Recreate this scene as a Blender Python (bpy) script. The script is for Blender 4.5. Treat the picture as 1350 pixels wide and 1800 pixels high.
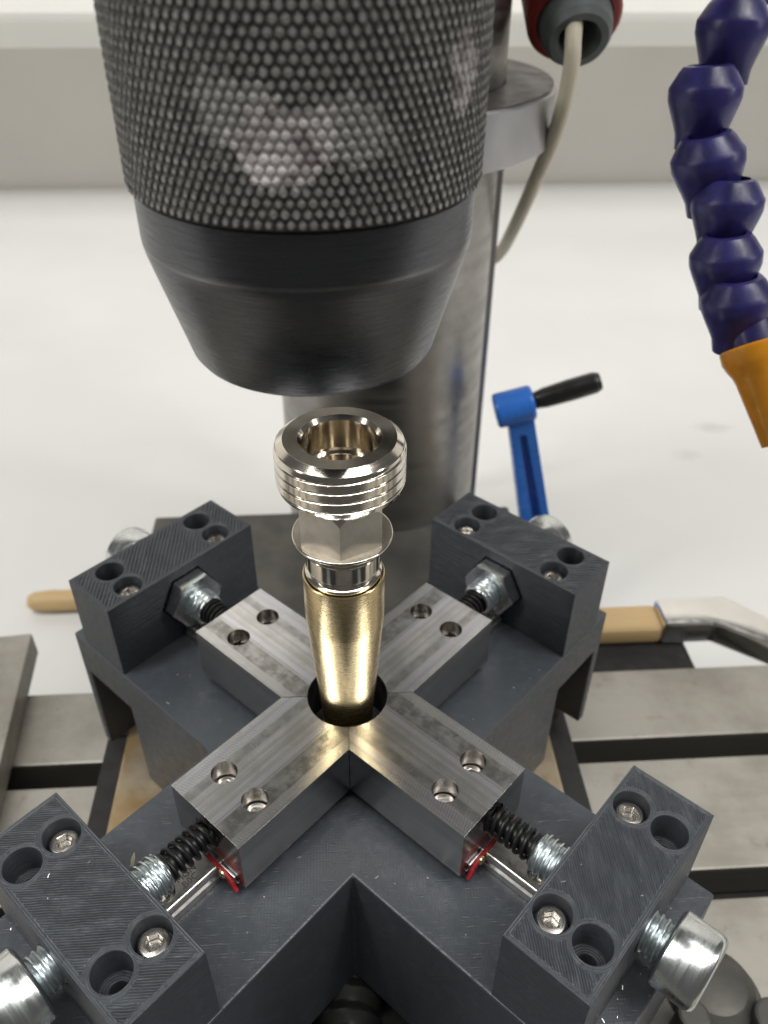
import bpy, bmesh, math, random
from math import sin, cos, pi, radians, sqrt, hypot
from mathutils import Matrix, Vector
random.seed(7)
for o in list(bpy.data.objects): bpy.data.objects.remove(o)
SC = bpy.context.scene; COL = SC.collection
MM = 0.001

# ------------------------------------------------------------------ camera
cam_d = bpy.data.cameras.new('camera'); cam = bpy.data.objects.new('camera', cam_d); COL.objects.link(cam)
PITCH, YAW, ROLL = radians(37.58), radians(3.69), radians(.48)
fw = Vector((sin(YAW)*cos(PITCH), cos(YAW)*cos(PITCH), -sin(PITCH)))
rt0 = Vector((cos(YAW), -sin(YAW), 0)); up0 = rt0.cross(fw)
rt = rt0*cos(ROLL) + up0*sin(ROLL); up = up0*cos(ROLL) - rt0*sin(ROLL)
m = Matrix((rt, up, -fw)).transposed().to_4x4(); m.translation = Vector((-.18, -119.47, 141.13))*MM
cam.matrix_world = m
cam_d.sensor_fit = 'VERTICAL'; cam_d.sensor_height = 36; cam_d.lens = 1484.47/1800*36
cam_d.clip_start = .005; cam_d.clip_end = 50
cam_d.dof.use_dof = True; cam_d.dof.focus_distance = .145; cam_d.dof.aperture_fstop = cam_d.lens/1.25
SC.camera = cam
SC.render.resolution_x, SC.render.resolution_y = 768, 1024

# ------------------------------------------------------------------ light: ceiling tubes of a workshop, plus two added side lamps
W = bpy.data.worlds.new('World'); SC.world = W; W.use_nodes = True
bg = W.node_tree.nodes['Background']; bg.inputs[0].default_value = (1.0, .985, .96, 1); bg.inputs[1].default_value = .08
def lamp(name, loc, target, sx, sy, power, col=(1, .985, .95)):
    d = bpy.data.lights.new(name, 'AREA'); d.shape = 'RECTANGLE'; d.size = sx; d.size_y = sy; d.energy = power; d.color = col
    o = bpy.data.objects.new(name, d); COL.objects.link(o); o.location = loc
    o.rotation_euler = (Vector(target)-Vector(loc)).to_track_quat('-Z', 'Y').to_euler()
    return o
lamp('area_lamp', (-.80, -.25, 1.45), (-.55, -.05, 0), .16, 1.5, 10)
lamp('area_lamp', (.70, -.25, 1.45), (.55, -.05, 0), .16, 1.5, 10)
lamp('area_lamp', (-2.3, -.65, 1.27), (0, 0, 0), .30, 2.3, 16)  # added side lamp, no known fixture; puts glints on the jaw edges
lamp('area_lamp', (2.3, -.75, 1.27), (0, 0, 0), .30, 2.3, 16)  # its partner on the right, added for the same edge glints
lamp('area_lamp', (.0, -.42, 1.50), (0, -.1, 0), 1.5, .24, 11.5)
SC.view_settings.view_transform = 'Standard'; SC.view_settings.look = 'None'
SC.view_settings.exposure = 0.24; SC.view_settings.gamma = 1
SC.render.engine = 'CYCLES'; SC.cycles.max_bounces = 8; SC.cycles.glossy_bounces = 6

# ------------------------------------------------------------------ node helpers
class NT:
    def __init__(s, name):
        s.m = bpy.data.materials.new(name); s.m.use_nodes = True; s.t = s.m.node_tree; s.t.nodes.clear()
        s.out = s.t.nodes.new('ShaderNodeOutputMaterial'); s.b = s.t.nodes.new('ShaderNodeBsdfPrincipled')
        s.t.links.new(s.b.outputs[0], s.out.inputs[0])
        tc = s.t.nodes.new('ShaderNodeTexCoord'); s.tc = tc
        s.co = s.vm('MULTIPLY', tc.outputs['Object'], (1000, 1000, 1000))       # millimetres
        sp = s.t.nodes.new('ShaderNodeSeparateXYZ'); s.link(s.co, sp.inputs[0]); s.x, s.y, s.z = sp.outputs
        sn = s.t.nodes.new('ShaderNodeSeparateXYZ'); s.link(tc.outputs['Normal'], sn.inputs[0]); s.nx, s.ny, s.nz = sn.outputs
    def link(s, a, b): s.t.links.new(a, b)
    def put(s, inp, v):
        if hasattr(v, 'links'): s.link(v, inp)
        else: inp.default_value = v
    def vm(s, op, a, b):
        n = s.t.nodes.new('ShaderNodeVectorMath'); n.operation = op; s.put(n.inputs[0], a); s.put(n.inputs[1], b); return n.outputs[0]
    def ma(s, op, a, b=0., c=0., clamp=False):
        n = s.t.nodes.new('ShaderNodeMath'); n.operation = op; n.use_clamp = clamp
        s.put(n.inputs[0], a); s.put(n.inputs[1], b); s.put(n.inputs[2], c); return n.outputs[0]
    def xyz(s, x, y, z):
        n = s.t.nodes.new('ShaderNodeCombineXYZ'); s.put(n.inputs[0], x); s.put(n.inputs[1], y); s.put(n.inputs[2], z); return n.outputs[0]
    def noise(s, v, scale, detail=3, rough=.5, dist=0.):
        n = s.t.nodes.new('ShaderNodeTexNoise'); s.put(n.inputs['Vector'], v); n.inputs['Scale'].default_value = scale
        n.inputs['Detail'].default_value = detail; n.inputs['Roughness'].default_value = rough; n.inputs['Distortion'].default_value = dist
        return n.outputs['Fac']
    def mr(s, v, a, b, c=0., d=1., smooth=True):
        n = s.t.nodes.new('ShaderNodeMapRange'); n.interpolation_type = 'SMOOTHSTEP' if smooth else 'LINEAR'
        s.put(n.inputs[0], v); s.put(n.inputs[1], a); s.put(n.inputs[2], b); s.put(n.inputs[3], c); s.put(n.inputs[4], d); return n.outputs[0]
    def mix(s, f, a, b):
        n = s.t.nodes.new('ShaderNodeMix'); n.data_type = 'RGBA'; s.put(n.inputs['Factor'], f)
        s.put(n.inputs[6], a); s.put(n.inputs[7], b); return n.outputs[2]
    def bump(s, h, dist_mm, strength=1., normal=None):
        n = s.t.nodes.new('ShaderNodeBump'); n.inputs['Strength'].default_value = strength; n.inputs['Distance'].default_value = dist_mm*MM
        s.link(h, n.inputs['Height'])
        if normal is not None: s.link(normal, n.inputs['Normal'])
        return n.outputs[0]
    def aniso(s, v):
        t = s.t.nodes.new('ShaderNodeTangent'); t.direction_type = 'RADIAL'; t.axis = 'Z'
        s.link(t.outputs[0], s.b.inputs['Tangent']); s.b.inputs['Anisotropic'].default_value = v
    def fin(s, color, rough, metal=0., normal=None, spec=.5, **k):
        s.put(s.b.inputs['Base Color'], color); s.put(s.b.inputs['Roughness'], rough); s.put(s.b.inputs['Metallic'], metal)
        s.b.inputs['Specular IOR Level'].default_value = spec
        for a, v in k.items(): s.put(s.b.inputs[a.replace('_', ' ')], v)
        if normal is not None: s.link(normal, s.b.inputs['Normal'])
        return s.m
def c3(*v): return (*v, 1.)

# plain-ish materials with a little wear
def mat_basic(name, col, rough, metal=0., var=.15, sc=.12, bump=.0, spec=.5, col2=None, bsc=1.5):
    n = NT(name); f = n.noise(n.co, sc, 5, .6)
    dark = col2 or tuple(c*(1-var) for c in col)
    color = n.mix(n.mr(f, .35, .65), c3(*col), c3(*dark))
    r = n.mr(n.noise(n.co, sc*3, 4), .3, .7, rough*.8, min(1, rough*1.2))
    nm = n.bump(n.noise(n.co, bsc, 4), bump) if bump else None
    return n.fin(color, r, metal, nm, spec)

def mat_printed(name, top, block=False):
    """dark grey filament: layer lines on the flanks, raster on the flat tops"""
    n = NT(name)
    up_ = n.mr(n.nz, .75, .95)
    warp = n.noise(n.co, .35, 3)
    z2 = n.ma('ADD', n.z, n.ma('MULTIPLY', n.noise(n.xyz(n.ma('MULTIPLY', n.x, .05), n.ma('MULTIPLY', n.y, .05), n.z), 1.5, 2), .12))
    layer = n.ma('SINE', n.ma('MULTIPLY', z2, 2*pi/.30))
    layer = n.ma('ADD', n.ma('MULTIPLY', layer, .16), n.ma('MULTIPLY', n.noise(n.xyz(n.ma('MULTIPLY', n.x, .04), n.ma('MULTIPLY', n.y, .04), n.ma('MULTIPLY', n.z, 1.6)), 1.0, 3), .9))
    if block:
        u = n.ma('ADD', n.ma('MULTIPLY', n.ma('ADD', n.x, n.y), .7071), n.ma('MULTIPLY', warp, .45))
        v = n.ma('MULTIPLY', n.ma('SUBTRACT', n.x, n.y), .7071)
        ras = n.ma('SINE', n.ma('MULTIPLY', u, 2*pi/.88))
        amp = n.mr(n.noise(n.xyz(n.ma('MULTIPLY', u, .45), n.ma('MULTIPLY', v, .12), 0.), 1.0, 3, .6), .30, .62, .30, 1.)
        ax, ay = n.ma('ABSOLUTE', n.x), n.ma('ABSOLUTE', n.y)
        edge = n.ma('MINIMUM', n.ma('SUBTRACT', 8.1, ax), n.ma('SUBTRACT', 21.75, ay))
        hd = n.ma('SUBTRACT', n.ma('SQRT', n.ma('ADD', n.ma('POWER', n.ma('SUBTRACT', ax, 3.8), 2.), n.ma('POWER', n.ma('SUBTRACT', ay, 13.27), 2.))), 3.35)
        near = n.ma('MINIMUM', edge, hd)
        msk = n.mr(near, .85, 1.25)
        ring = n.ma('MULTIPLY', n.ma('SINE', n.ma('MULTIPLY', near, 2*pi/.45)), .22)
        blob = n.mr(n.noise(n.co, .9, 4, .65), .55, .75)
        topo = n.ma('ADD', n.ma('MULTIPLY', n.ma('MULTIPLY', ras, amp), msk), n.ma('MULTIPLY', ring, n.ma('SUBTRACT', 1., msk)))
        topo = n.ma('ADD', topo, n.ma('MULTIPLY', blob, .5))
        dist = .34
    else:
        # base: fine raster crossing at world X, wavy where the strands were squeezed out
        u = n.ma('ADD', n.ma('ADD', n.y, 0.), n.ma('MULTIPLY', warp, .55))
        ras = n.ma('SINE', n.ma('MULTIPLY', u, 2*pi/.62))
        amp = n.mr(n.noise(n.xyz(n.ma('MULTIPLY', n.x, .35), n.ma('MULTIPLY', n.y, 1.1), 0.), 1., 4, .65), .50, .76, .03, .8)
        cr = n.ma('SINE', n.ma('MULTIPLY', n.x, 2*pi/.62))
        topo = n.ma('ADD', n.ma('MULTIPLY', ras, amp), n.ma('MULTIPLY', cr, .08))
        topo = n.ma('ADD', topo, n.ma('MULTIPLY', n.noise(n.co, 2.2, 4, .7), .35))
        dist = .055
    mixh = n.ma('ADD', n.ma('MULTIPLY', topo, up_), n.ma('MULTIPLY', n.ma('MULTIPLY', layer, n.ma('SUBTRACT', 1., up_)), .55))
    nm = n.bump(mixh, dist)
    dust = n.mr(n.noise(n.co, .25, 6, .7), .50, .80)
    col = n.mix(dust, c3(*top), c3(*[c*1.25+.012 for c in top]))
    spk = n.mr(n.noise(n.co, 3.1, 2, .5), .76, .80)
    col = n.mix(n.ma('MULTIPLY', spk, n.ma('MULTIPLY', up_, .25)), col, c3(.25, .26, .27))
    r = n.mr(n.noise(n.co, .6, 4), .3, .7, .31, .46)
    return n.fin(col, r, 0., nm, .5)
PR = (.056, .063, .074)
m_print = mat_printed('printed_plastic', PR)
m_block = mat_printed('printed_block_plastic', PR, True)

def mat_jaw():
    n = NT('milled_steel')
    up_ = n.mr(n.nz, .7, .95)
    st = n.noise(n.xyz(n.ma('MULTIPLY', n.x, .012), n.ma('MULTIPLY', n.y, .8), n.ma('MULTIPLY', n.z, .8)), 1.0, 2, .5)
    stf = n.noise(n.xyz(n.ma('MULTIPLY', n.x, .06), n.ma('MULTIPLY', n.y, 6.0), n.ma('MULTIPLY', n.z, 6.)), 1.0, 3, .6)
    # cutter arcs sweeping along the jaw
    def arcs(yc, R, per):
        dy = n.ma('SUBTRACT', n.y, yc)
        q = n.ma('SQRT', n.ma('MAXIMUM', n.ma('SUBTRACT', R*R, n.ma('MULTIPLY', dy, dy)), .01))
        return n.ma('SINE', n.ma('MULTIPLY', n.ma('ADD', n.x, q), 2*pi/per))
    a1 = arcs(3.2, 8., .55); a2 = n.ma('MULTIPLY', arcs(-5.5, 7., .75), 1.)
    am = n.mr(n.noise(n.co, .16, 3, .6), .48, .62)
    arc = n.ma('MULTIPLY', n.ma('ADD', n.ma('MULTIPLY', a1, am), n.ma('MULTIPLY', a2, n.ma('SUBTRACT', 1., am))), n.mr(n.noise(n.co, .5, 4, .6), .45, .7))
    # step bands left by neighbouring passes
    def line(y0, w): return n.mr(n.ma('ABSOLUTE', n.ma('SUBTRACT', n.y, y0)), 0., w, 1., 0.)
    ln = n.ma('ADD', line(.6, .16), n.ma('ADD', line(-3.0, .10), n.ma('ADD', line(4.8, .10), line(7.9, .12))))
    ln = n.ma('MULTIPLY', ln, up_)
    smear = n.mr(n.noise(n.co, .11, 4, .65), .42, .66)
    col = n.mix(n.mr(st, .3, .7), c3(.92, .92, .92), c3(.70, .70, .705))
    col = n.mix(n.ma('MULTIPLY', smear, .45), col, c3(.50, .495, .485))
    col = n.mix(n.ma('MULTIPLY', ln, .7, clamp=True), col, c3(.78, .78, .80))
    def band(y0, y1, soft=.12): return n.ma('MULTIPLY', n.mr(n.y, y0-soft, y0+soft), n.mr(n.y, y1-soft, y1+soft, 1., 0.))
    def lay(col, m, k, c): return n.mix(n.ma('MULTIPLY', n.ma('MULTIPLY', m, up_), k), col, c)
    var = n.mr(n.noise(n.co, .30, 4, .6), .35, .65, .35, 1.)
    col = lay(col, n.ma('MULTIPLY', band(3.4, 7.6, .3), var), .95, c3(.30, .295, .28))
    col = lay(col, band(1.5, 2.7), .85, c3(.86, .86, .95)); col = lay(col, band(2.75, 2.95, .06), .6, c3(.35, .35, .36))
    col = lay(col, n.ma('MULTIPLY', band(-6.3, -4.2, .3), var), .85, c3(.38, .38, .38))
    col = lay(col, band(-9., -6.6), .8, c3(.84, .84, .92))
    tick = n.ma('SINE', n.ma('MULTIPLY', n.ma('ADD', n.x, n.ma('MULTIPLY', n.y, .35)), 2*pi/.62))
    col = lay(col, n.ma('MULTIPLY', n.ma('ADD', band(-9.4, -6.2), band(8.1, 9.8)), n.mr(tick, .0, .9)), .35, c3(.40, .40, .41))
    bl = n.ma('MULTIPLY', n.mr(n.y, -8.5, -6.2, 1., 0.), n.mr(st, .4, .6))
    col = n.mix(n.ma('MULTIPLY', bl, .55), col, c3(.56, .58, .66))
    h = n.ma('ADD', n.ma('ADD', n.ma('MULTIPLY', stf, .4), n.ma('MULTIPLY', arc, n.ma('MULTIPLY', up_, .8))), n.ma('MULTIPLY', ln, -.6))
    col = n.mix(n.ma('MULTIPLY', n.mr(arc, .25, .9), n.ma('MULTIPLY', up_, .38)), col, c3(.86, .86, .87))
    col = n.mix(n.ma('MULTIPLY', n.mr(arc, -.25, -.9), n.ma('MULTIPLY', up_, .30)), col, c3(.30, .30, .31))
    fine = n.noise(n.xyz(n.ma('MULTIPLY', n.x, .05), n.ma('MULTIPLY', n.y, 3.5), n.ma('MULTIPLY', n.z, 3.5)), 1., 2, .5)
    col = n.mix(n.mr(fine, .35, .65, 0., .10), col, c3(.34, .34, .34))
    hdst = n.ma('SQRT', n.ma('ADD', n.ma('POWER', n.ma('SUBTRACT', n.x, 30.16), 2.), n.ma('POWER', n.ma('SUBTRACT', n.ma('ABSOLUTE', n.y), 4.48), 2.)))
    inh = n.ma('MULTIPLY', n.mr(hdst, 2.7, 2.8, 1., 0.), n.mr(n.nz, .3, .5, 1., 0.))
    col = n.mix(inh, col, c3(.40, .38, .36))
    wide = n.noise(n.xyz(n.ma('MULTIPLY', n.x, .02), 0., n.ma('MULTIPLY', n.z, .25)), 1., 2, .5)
    side_shade = n.mix(n.mr(wide, .35, .65), c3(.40, .40, .405), c3(.31, .31, .315))  # flanks coloured darker, standing in for the dark base they reflect
    col = n.mix(n.ma('MAXIMUM', n.mr(n.nz, .2, .5), inh), side_shade, col)
    return n.fin(col, .26, 1., None)
m_jaw = mat_jaw()

def mat_lathe(name, col, rough, ring=14., amt=.006, dirt=None, blotch=.08, vertical=False, dcol=None, an=0., rv=.25):
    """turned metal: fine tool rings round the z axis"""
    n = NT(name)
    rad = n.ma('SQRT', n.ma('ADD', n.ma('MULTIPLY', n.x, n.x), n.ma('MULTIPLY', n.y, n.y)))
    ang = n.ma('ARCTAN2', n.y, n.x)
    if vertical: v = n.xyz(n.ma('MULTIPLY', n.x, 2.2), n.ma('MULTIPLY', n.y, 2.2), n.ma('MULTIPLY', n.z, .10))
    else: v = n.xyz(n.ma('MULTIPLY', rad, ring), n.ma('MULTIPLY', ang, .6), n.ma('MULTIPLY', n.z, ring))
    f = n.noise(v, 1., 4, .6)
    blo = n.mr(n.noise(n.co, .25, 5, .65), .35, .7)
    c = n.mix(n.ma('MULTIPLY', blo, 1.), c3(*col), c3(*[x*(1-blotch*2.2) for x in col]))
    if dirt:
        dm = n.mr(n.noise(n.xyz(n.ma('MULTIPLY', n.x, .9), n.ma('MULTIPLY', n.y, .9), n.ma('MULTIPLY', n.z, .45)), .55, 6, .75), .60, .70)
        c = n.mix(n.ma('MULTIPLY', dm, dirt), c, c3(*(dcol or [x*.35 for x in col])))
    r = n.ma('ADD', n.mr(f, .3, .7, rough*(1-rv), rough*(1+rv)), n.ma('MULTIPLY', blo, .05*rv/.25))
    nm = n.bump(f, amt) if amt > .002 else None
    if an: n.aniso(an)
    return n.fin(c, r, 1., nm)
m_brass = mat_lathe('brass', (.98, .79, .46), .26, amt=.0003, rv=.08, dirt=.30, ring=4., dcol=(.42, .30, .15), blotch=.05, an=.3)
m_nickel = mat_lathe('nickel_plating', (.80, .745, .655), .12, ring=10, amt=.001, dirt=.12)
m_nickel_flat = mat_lathe('nickel_milled_flats', (.70, .66, .59), .40, ring=3, amt=.0004, dirt=.15, rv=.05)
m_nickel_face = mat_lathe('nickel_turned_face_shaded', (.40, .37, .32), .38, ring=12, amt=.0, dirt=.1, an=.85)  # nickel darkened in colour, imitates the dark chuck mirrored in the face
m_flange = mat_lathe('nickel_flange_shaded', (.40, .37, .325), .30, ring=8, amt=0., dirt=.1)  # same nickel painted darker, imitating dark surroundings mirrored in the flange
m_zthread = mat_lathe('zinc_thread', (.66, .72, .74), .30, ring=.3, amt=.001)
m_zinc = mat_lathe('zinc_plating', (.74, .77, .77), .22, ring=1.2, amt=.003, dirt=.25, an=.4)
m_screw = mat_lathe('stainless_screw', (.60, .57, .53), .26, ring=6, amt=.008)
m_rail = mat_basic('rail_steel', (.62, .60, .58), .34, 1., .1, .3, .002, bsc=6)
m_spring = mat_basic('black_spring_steel', (.012, .012, .013), .36, 0., .3, .8, spec=.35)
m_red = mat_basic('red_plastic', (.42, .020, .025), .42, 0., .45, .9, .05)
m_mark = mat_basic('etched_marking', (.10, .095, .09), .6, .3)

def mat_chuck(name, col, rough, metal, scratch):
    n = NT(name)
    ang = n.ma('ARCTAN2', n.x, n.ma('MULTIPLY', n.y, -1.))
    f = n.noise(n.xyz(n.ma('MULTIPLY', ang, 3.), 0., n.ma('MULTIPLY', n.z, 4.)), 1.2, 4, .65)
    sc = n.mr(n.noise(n.xyz(n.ma('MULTIPLY', ang, 9.), 2., n.ma('MULTIPLY', n.z, 5.5)), .55, 5, .75), .66, .74)
    low = n.mr(n.z, 88., 83., .15, 1.)
    c = n.mix(n.ma('MULTIPLY', n.ma('MULTIPLY', sc, low), scratch), c3(*col), c3(.42, .42, .41))
    # worn bright line at the shoulder and a rub mark
    sh = n.mr(n.ma('ABSOLUTE', n.ma('SUBTRACT', n.z, n.ma('ADD', 100.2, n.ma('MULTIPLY', f, .5)))), .05, .35, .5, 0.)
    c = n.mix(n.ma('MULTIPLY', sh, n.mr(n.noise(n.co, .11, 4), .35, .6, .2, .9)), c, c3(.35, .35, .34))
    fine = n.noise(n.xyz(n.ma('MULTIPLY', ang, 1.2), 5., n.ma('MULTIPLY', n.z, 9.)), 1., 5, .7)
    c = n.mix(n.mr(fine, .35, .7, 0., .55), c, c3(*[x*.45 for x in col]))
    rare = n.mr(n.noise(n.xyz(n.ma('MULTIPLY', ang, 5.), 9., n.ma('MULTIPLY', n.z, 3.2)), .8, 3, .6), .72, .78)
    c = n.mix(n.ma('MULTIPLY', rare, .9), c, c3(.34, .34, .335))
    r = n.mr(f, .3, .7, rough*.75, rough*1.3)
    n.aniso(.7)
    return n.fin(c, r, metal, n.bump(fine, .006))
m_chuck = mat_chuck('blackened_steel', (.11, .113, .12), .27, .9, 1.)
def mat_knurl(name, col, col2, rough, metal):
    n = NT(name)
    wob = n.noise(n.co, .45, 6, .72)
    def spot(x, z, rx, rz, wamp=1.2):
        d = n.ma('SQRT', n.ma('ADD', n.ma('POWER', n.ma('DIVIDE', n.ma('SUBTRACT', n.x, x), rx), 2.), n.ma('POWER', n.ma('DIVIDE', n.ma('SUBTRACT', n.z, z), rz), 2.)))
        d = n.ma('ADD', d, n.ma('MULTIPLY', n.ma('SUBTRACT', wob, .5), wamp))
        return n.ma('MULTIPLY', n.mr(d, .75, 1.05, 1., 0.), n.mr(n.y, -4., -2., 1., 0.))
    res = n.ma('MAXIMUM', spot(-1.8, 117., 5.6, 4.4, 2.0), n.ma('MAXIMUM', spot(-2.6, 114., 3.0, 1.6, 1.2), spot(18.8, 122.5, 1.8, 4.5, 2.4)))
    worn = n.ma('MAXIMUM', spot(-7., 120., 4.5, 4.5, 3.0), spot(5.5, 118., 4.5, 4., 3.2))
    g = n.mr(n.noise(n.co, .5, 5, .75), .38, .62)
    c = n.mix(g, c3(*col), c3(*col2))
    c = n.mix(n.ma('MULTIPLY', worn, .55), c, c3(.40, .39, .37))
    tone = n.mix(n.mr(n.noise(n.co, .45, 3), .4, .6), c3(.52, .49, .485), c3(.24, .21, .215))
    c = n.mix(n.ma('MULTIPLY', res, .75), c, tone)
    c = n.mix(n.ma('MULTIPLY', spot(-3.4, 114.6, 2.6, 1.7, 1.0), .8), c, c3(.62, .59, .59))
    rr = n.ma('ADD', rough, n.ma('MULTIPLY', res, .3), clamp=True)
    mt = n.ma('MULTIPLY', n.ma('SUBTRACT', 1., n.ma('MULTIPLY', res, .8)), metal)
    return n.fin(c, rr, mt)
m_kn_low = mat_knurl('knurl_valley', (.060, .057, .055), (.12, .114, .106), .50, .2)
m_kn_tip = mat_knurl('knurl_tip', (.40, .39, .37), (.22, .21, .20), .44, .4)

m_table = None
def mat_table():
    n = NT('ground_cast_iron')
    f = n.noise(n.co, .035, 6, .65); st = n.noise(n.xyz(n.ma('MULTIPLY', n.x, .03), n.ma('MULTIPLY', n.y, .8), n.z), 1., 4)
    c = n.mix(n.mr(f, .35, .68), c3(.40, .378, .338), c3(.28, .262, .228))
    c = n.mix(n.ma('MULTIPLY', n.mr(n.noise(n.co, .09, 5, .7), .58, .72), .55), c, c3(.17, .14, .105))
    sp = n.mr(n.noise(n.co, .4, 4, .7), .66, .74)
    c = n.mix(n.ma('MULTIPLY', sp, .5), c, c3(.12, .11, .10))
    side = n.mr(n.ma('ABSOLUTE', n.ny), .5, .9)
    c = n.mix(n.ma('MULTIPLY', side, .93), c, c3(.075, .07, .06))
    r = n.ma('ADD', n.mr(st, .3, .7, .36, .50), n.ma('MULTIPLY', f, .08))
    return n.fin(c, r, .35, n.bump(st, .02))
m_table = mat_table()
m_slot = mat_basic('slot_iron', (.02, .018, .016), .6, .4, .4, .1)
m_iron = mat_basic('dark_cast_iron', (.105, .10, .09), .48, .4, .35, .05, .02)
m_black = mat_basic('black_iron', (.012, .012, .012), .6, 0., .3, .08, .02)
m_tan = mat_basic('oiled_steel', (.42, .36, .27), .38, .5, .0, .05, .01, col2=(.36, .24, .11))
m_column = mat_lathe('column_steel', (.33, .318, .30), .36, ring=.3, amt=.001, blotch=.04)
m_collar = mat_basic('collar_steel', (.46, .45, .46), .40, .9, .08, .04)
def mat_bench():
    n = NT('white_laminate'); w = n.noise(n.co, .16, 5, .7)
    def spot(x, y, a, b):
        d = n.ma('SQRT', n.ma('ADD', n.ma('POWER', n.ma('DIVIDE', n.ma('SUBTRACT', n.x, x), a), 2.), n.ma('POWER', n.ma('DIVIDE', n.ma('SUBTRACT', n.y, y), b), 2.)))
        return n.mr(n.ma('ADD', d, n.ma('MULTIPLY', n.ma('SUBTRACT', w, .5), 2.2)), .3, 1.2, 1., 0.)
    k = n.ma('MAXIMUM', spot(222, 298, 13, 6), n.ma('MULTIPLY', spot(198, 270, 9, 6), .6))
    c = n.mix(n.mr(n.noise(n.co, .012, 5), .3, .7), c3(.72, .717, .705), c3(.69, .687, .675))
    return n.fin(n.mix(n.ma('MULTIPLY', k, .55), c, c3(.50, .49, .48)), .40)
m_bench = mat_bench()
m_wall = mat_basic('painted_wall', (.74, .715, .67), .7, 0., .04, .01)
m_trunk = mat_basic('white_trunking', (.88, .87, .83), .4, 0., .03, .01)
m_hose = mat_basic('blue_hose_plastic', (.032, .027, .155), .36, 0., .45, .12, .02)
m_orange = mat_basic('orange_nozzle_plastic', (.88, .35, .018), .34, 0., .2, .08, .01)
m_blue = mat_basic('blue_paint', (.035, .18, .66), .30, 0., .2, .06, .02)
m_grip = mat_basic('black_grip_plastic', (.012, .012, .012), .35)
m_cable = mat_basic('cream_cable_sheath', (.70, .64, .50), .5, 0., .1, .08)
m_rubber = mat_basic('grey_rubber', (.13, .15, .15), .55, 0., .3, .1)
m_face = mat_basic('dark_ring_face', (.13, .12, .12), .45, .5, .2, .04)
m_head = mat_basic('grey_machine_paint', (.16, .165, .165), .45, 0., .05, .02)
m_dark = mat_basic('dark_bore', (.008, .008, .008), .7)
m_redp = mat_basic('red_housing_paint', (.30, .025, .02), .4)
m_chrome = mat_basic('chrome', (.85, .84, .81), .22, 1., .05, .1)
m_bristle = mat_basic('black_bristle', (.015, .014, .013), .7)
def mat_wood():
    n = NT('handle_wood'); f = n.noise(n.xyz(n.ma('MULTIPLY', n.x, .06), n.ma('MULTIPLY', n.y, 1.2), n.ma('MULTIPLY', n.z, 1.2)), 1., 5)
    return n.fin(n.mix(f, c3(.60, .43, .22), c3(.47, .32, .15)), .5)
m_wood = mat_wood()
m_chip = mat_basic('brass_shaving', (.80, .72, .50), .4, .1)
m_flake = mat_basic('bright_swarf', (.75, .74, .72), .3, .7)

# ------------------------------------------------------------------ mesh helpers (millimetres)
def box(x0, x1, y0, y1, z0, z1, bm=None):
    bm = bm or bmesh.new()
    v = [bm.verts.new(p) for p in ((x0,y0,z0),(x1,y0,z0),(x1,y1,z0),(x0,y1,z0),(x0,y0,z1),(x1,y0,z1),(x1,y1,z1),(x0,y1,z1))]
    for f in ((0,3,2,1),(4,5,6,7),(0,1,5,4),(1,2,6,5),(2,3,7,6),(3,0,4,7)): bm.faces.new([v[i] for i in f])
    return bm
def prism(poly, a, b, axis='z', bm=None):
    """polygon (counter-clockwise) extruded; axis z: (x,y)->z ; axis y: (x,z)->y"""
    bm = bm or bmesh.new()
    def P(p, h): return (p[0], p[1], h) if axis == 'z' else (p[0], h, p[1])
    lo = [bm.verts.new(P(p, a)) for p in poly]; hi = [bm.verts.new(P(p, b)) for p in poly]; n = len(poly)
    bm.faces.new(lo); bm.faces.new(hi)
    for i in range(n): bm.faces.new((lo[i], lo[(i+1) % n], hi[(i+1) % n], hi[i]))
    bmesh.ops.recalc_face_normals(bm, faces=bm.faces[:])
    return bm
def lathe(prof, n=64, bm=None, closed=False, cap0=True, cap1=True):
    bm = bm or bmesh.new(); rings = []
    for r, z in prof:
        if r < 1e-6: rings.append([bm.verts.new((0, 0, z))]*n)
        else: rings.append([bm.verts.new((r*cos(2*pi*i/n), r*sin(2*pi*i/n), z)) for i in range(n)])
    pairs = list(zip(rings[:-1], rings[1:])) + ([(rings[-1], rings[0])] if closed else [])
    for A, B in pairs:
        for i in range(n):
            j = (i+1) % n; f = []
            for v in (A[i], A[j], B[j], B[i]):
                if v not in f: f.append(v)
            if len(f) > 2: bm.faces.new(f)
    if not closed:
        if cap0 and prof[0][0] > 1e-6: bm.faces.new(rings[0])
        if cap1 and prof[-1][0] > 1e-6: bm.faces.new(rings[-1])
    bmesh.ops.recalc_face_normals(bm, faces=bm.faces[:])
    return bm
def cyl(r, z0, z1, n=48, ch=0.): 
    if ch: return lathe([(r-ch, z0), (r, z0+ch), (r, z1-ch), (r-ch, z1)], n)
    return lathe([(r, z0), (r, z1)], n)
def ngon(n, R, a0=0.): return [(R*cos(a0+2*pi*i/n), R*sin(a0+2*pi*i/n)) for i in range(n)]
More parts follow.
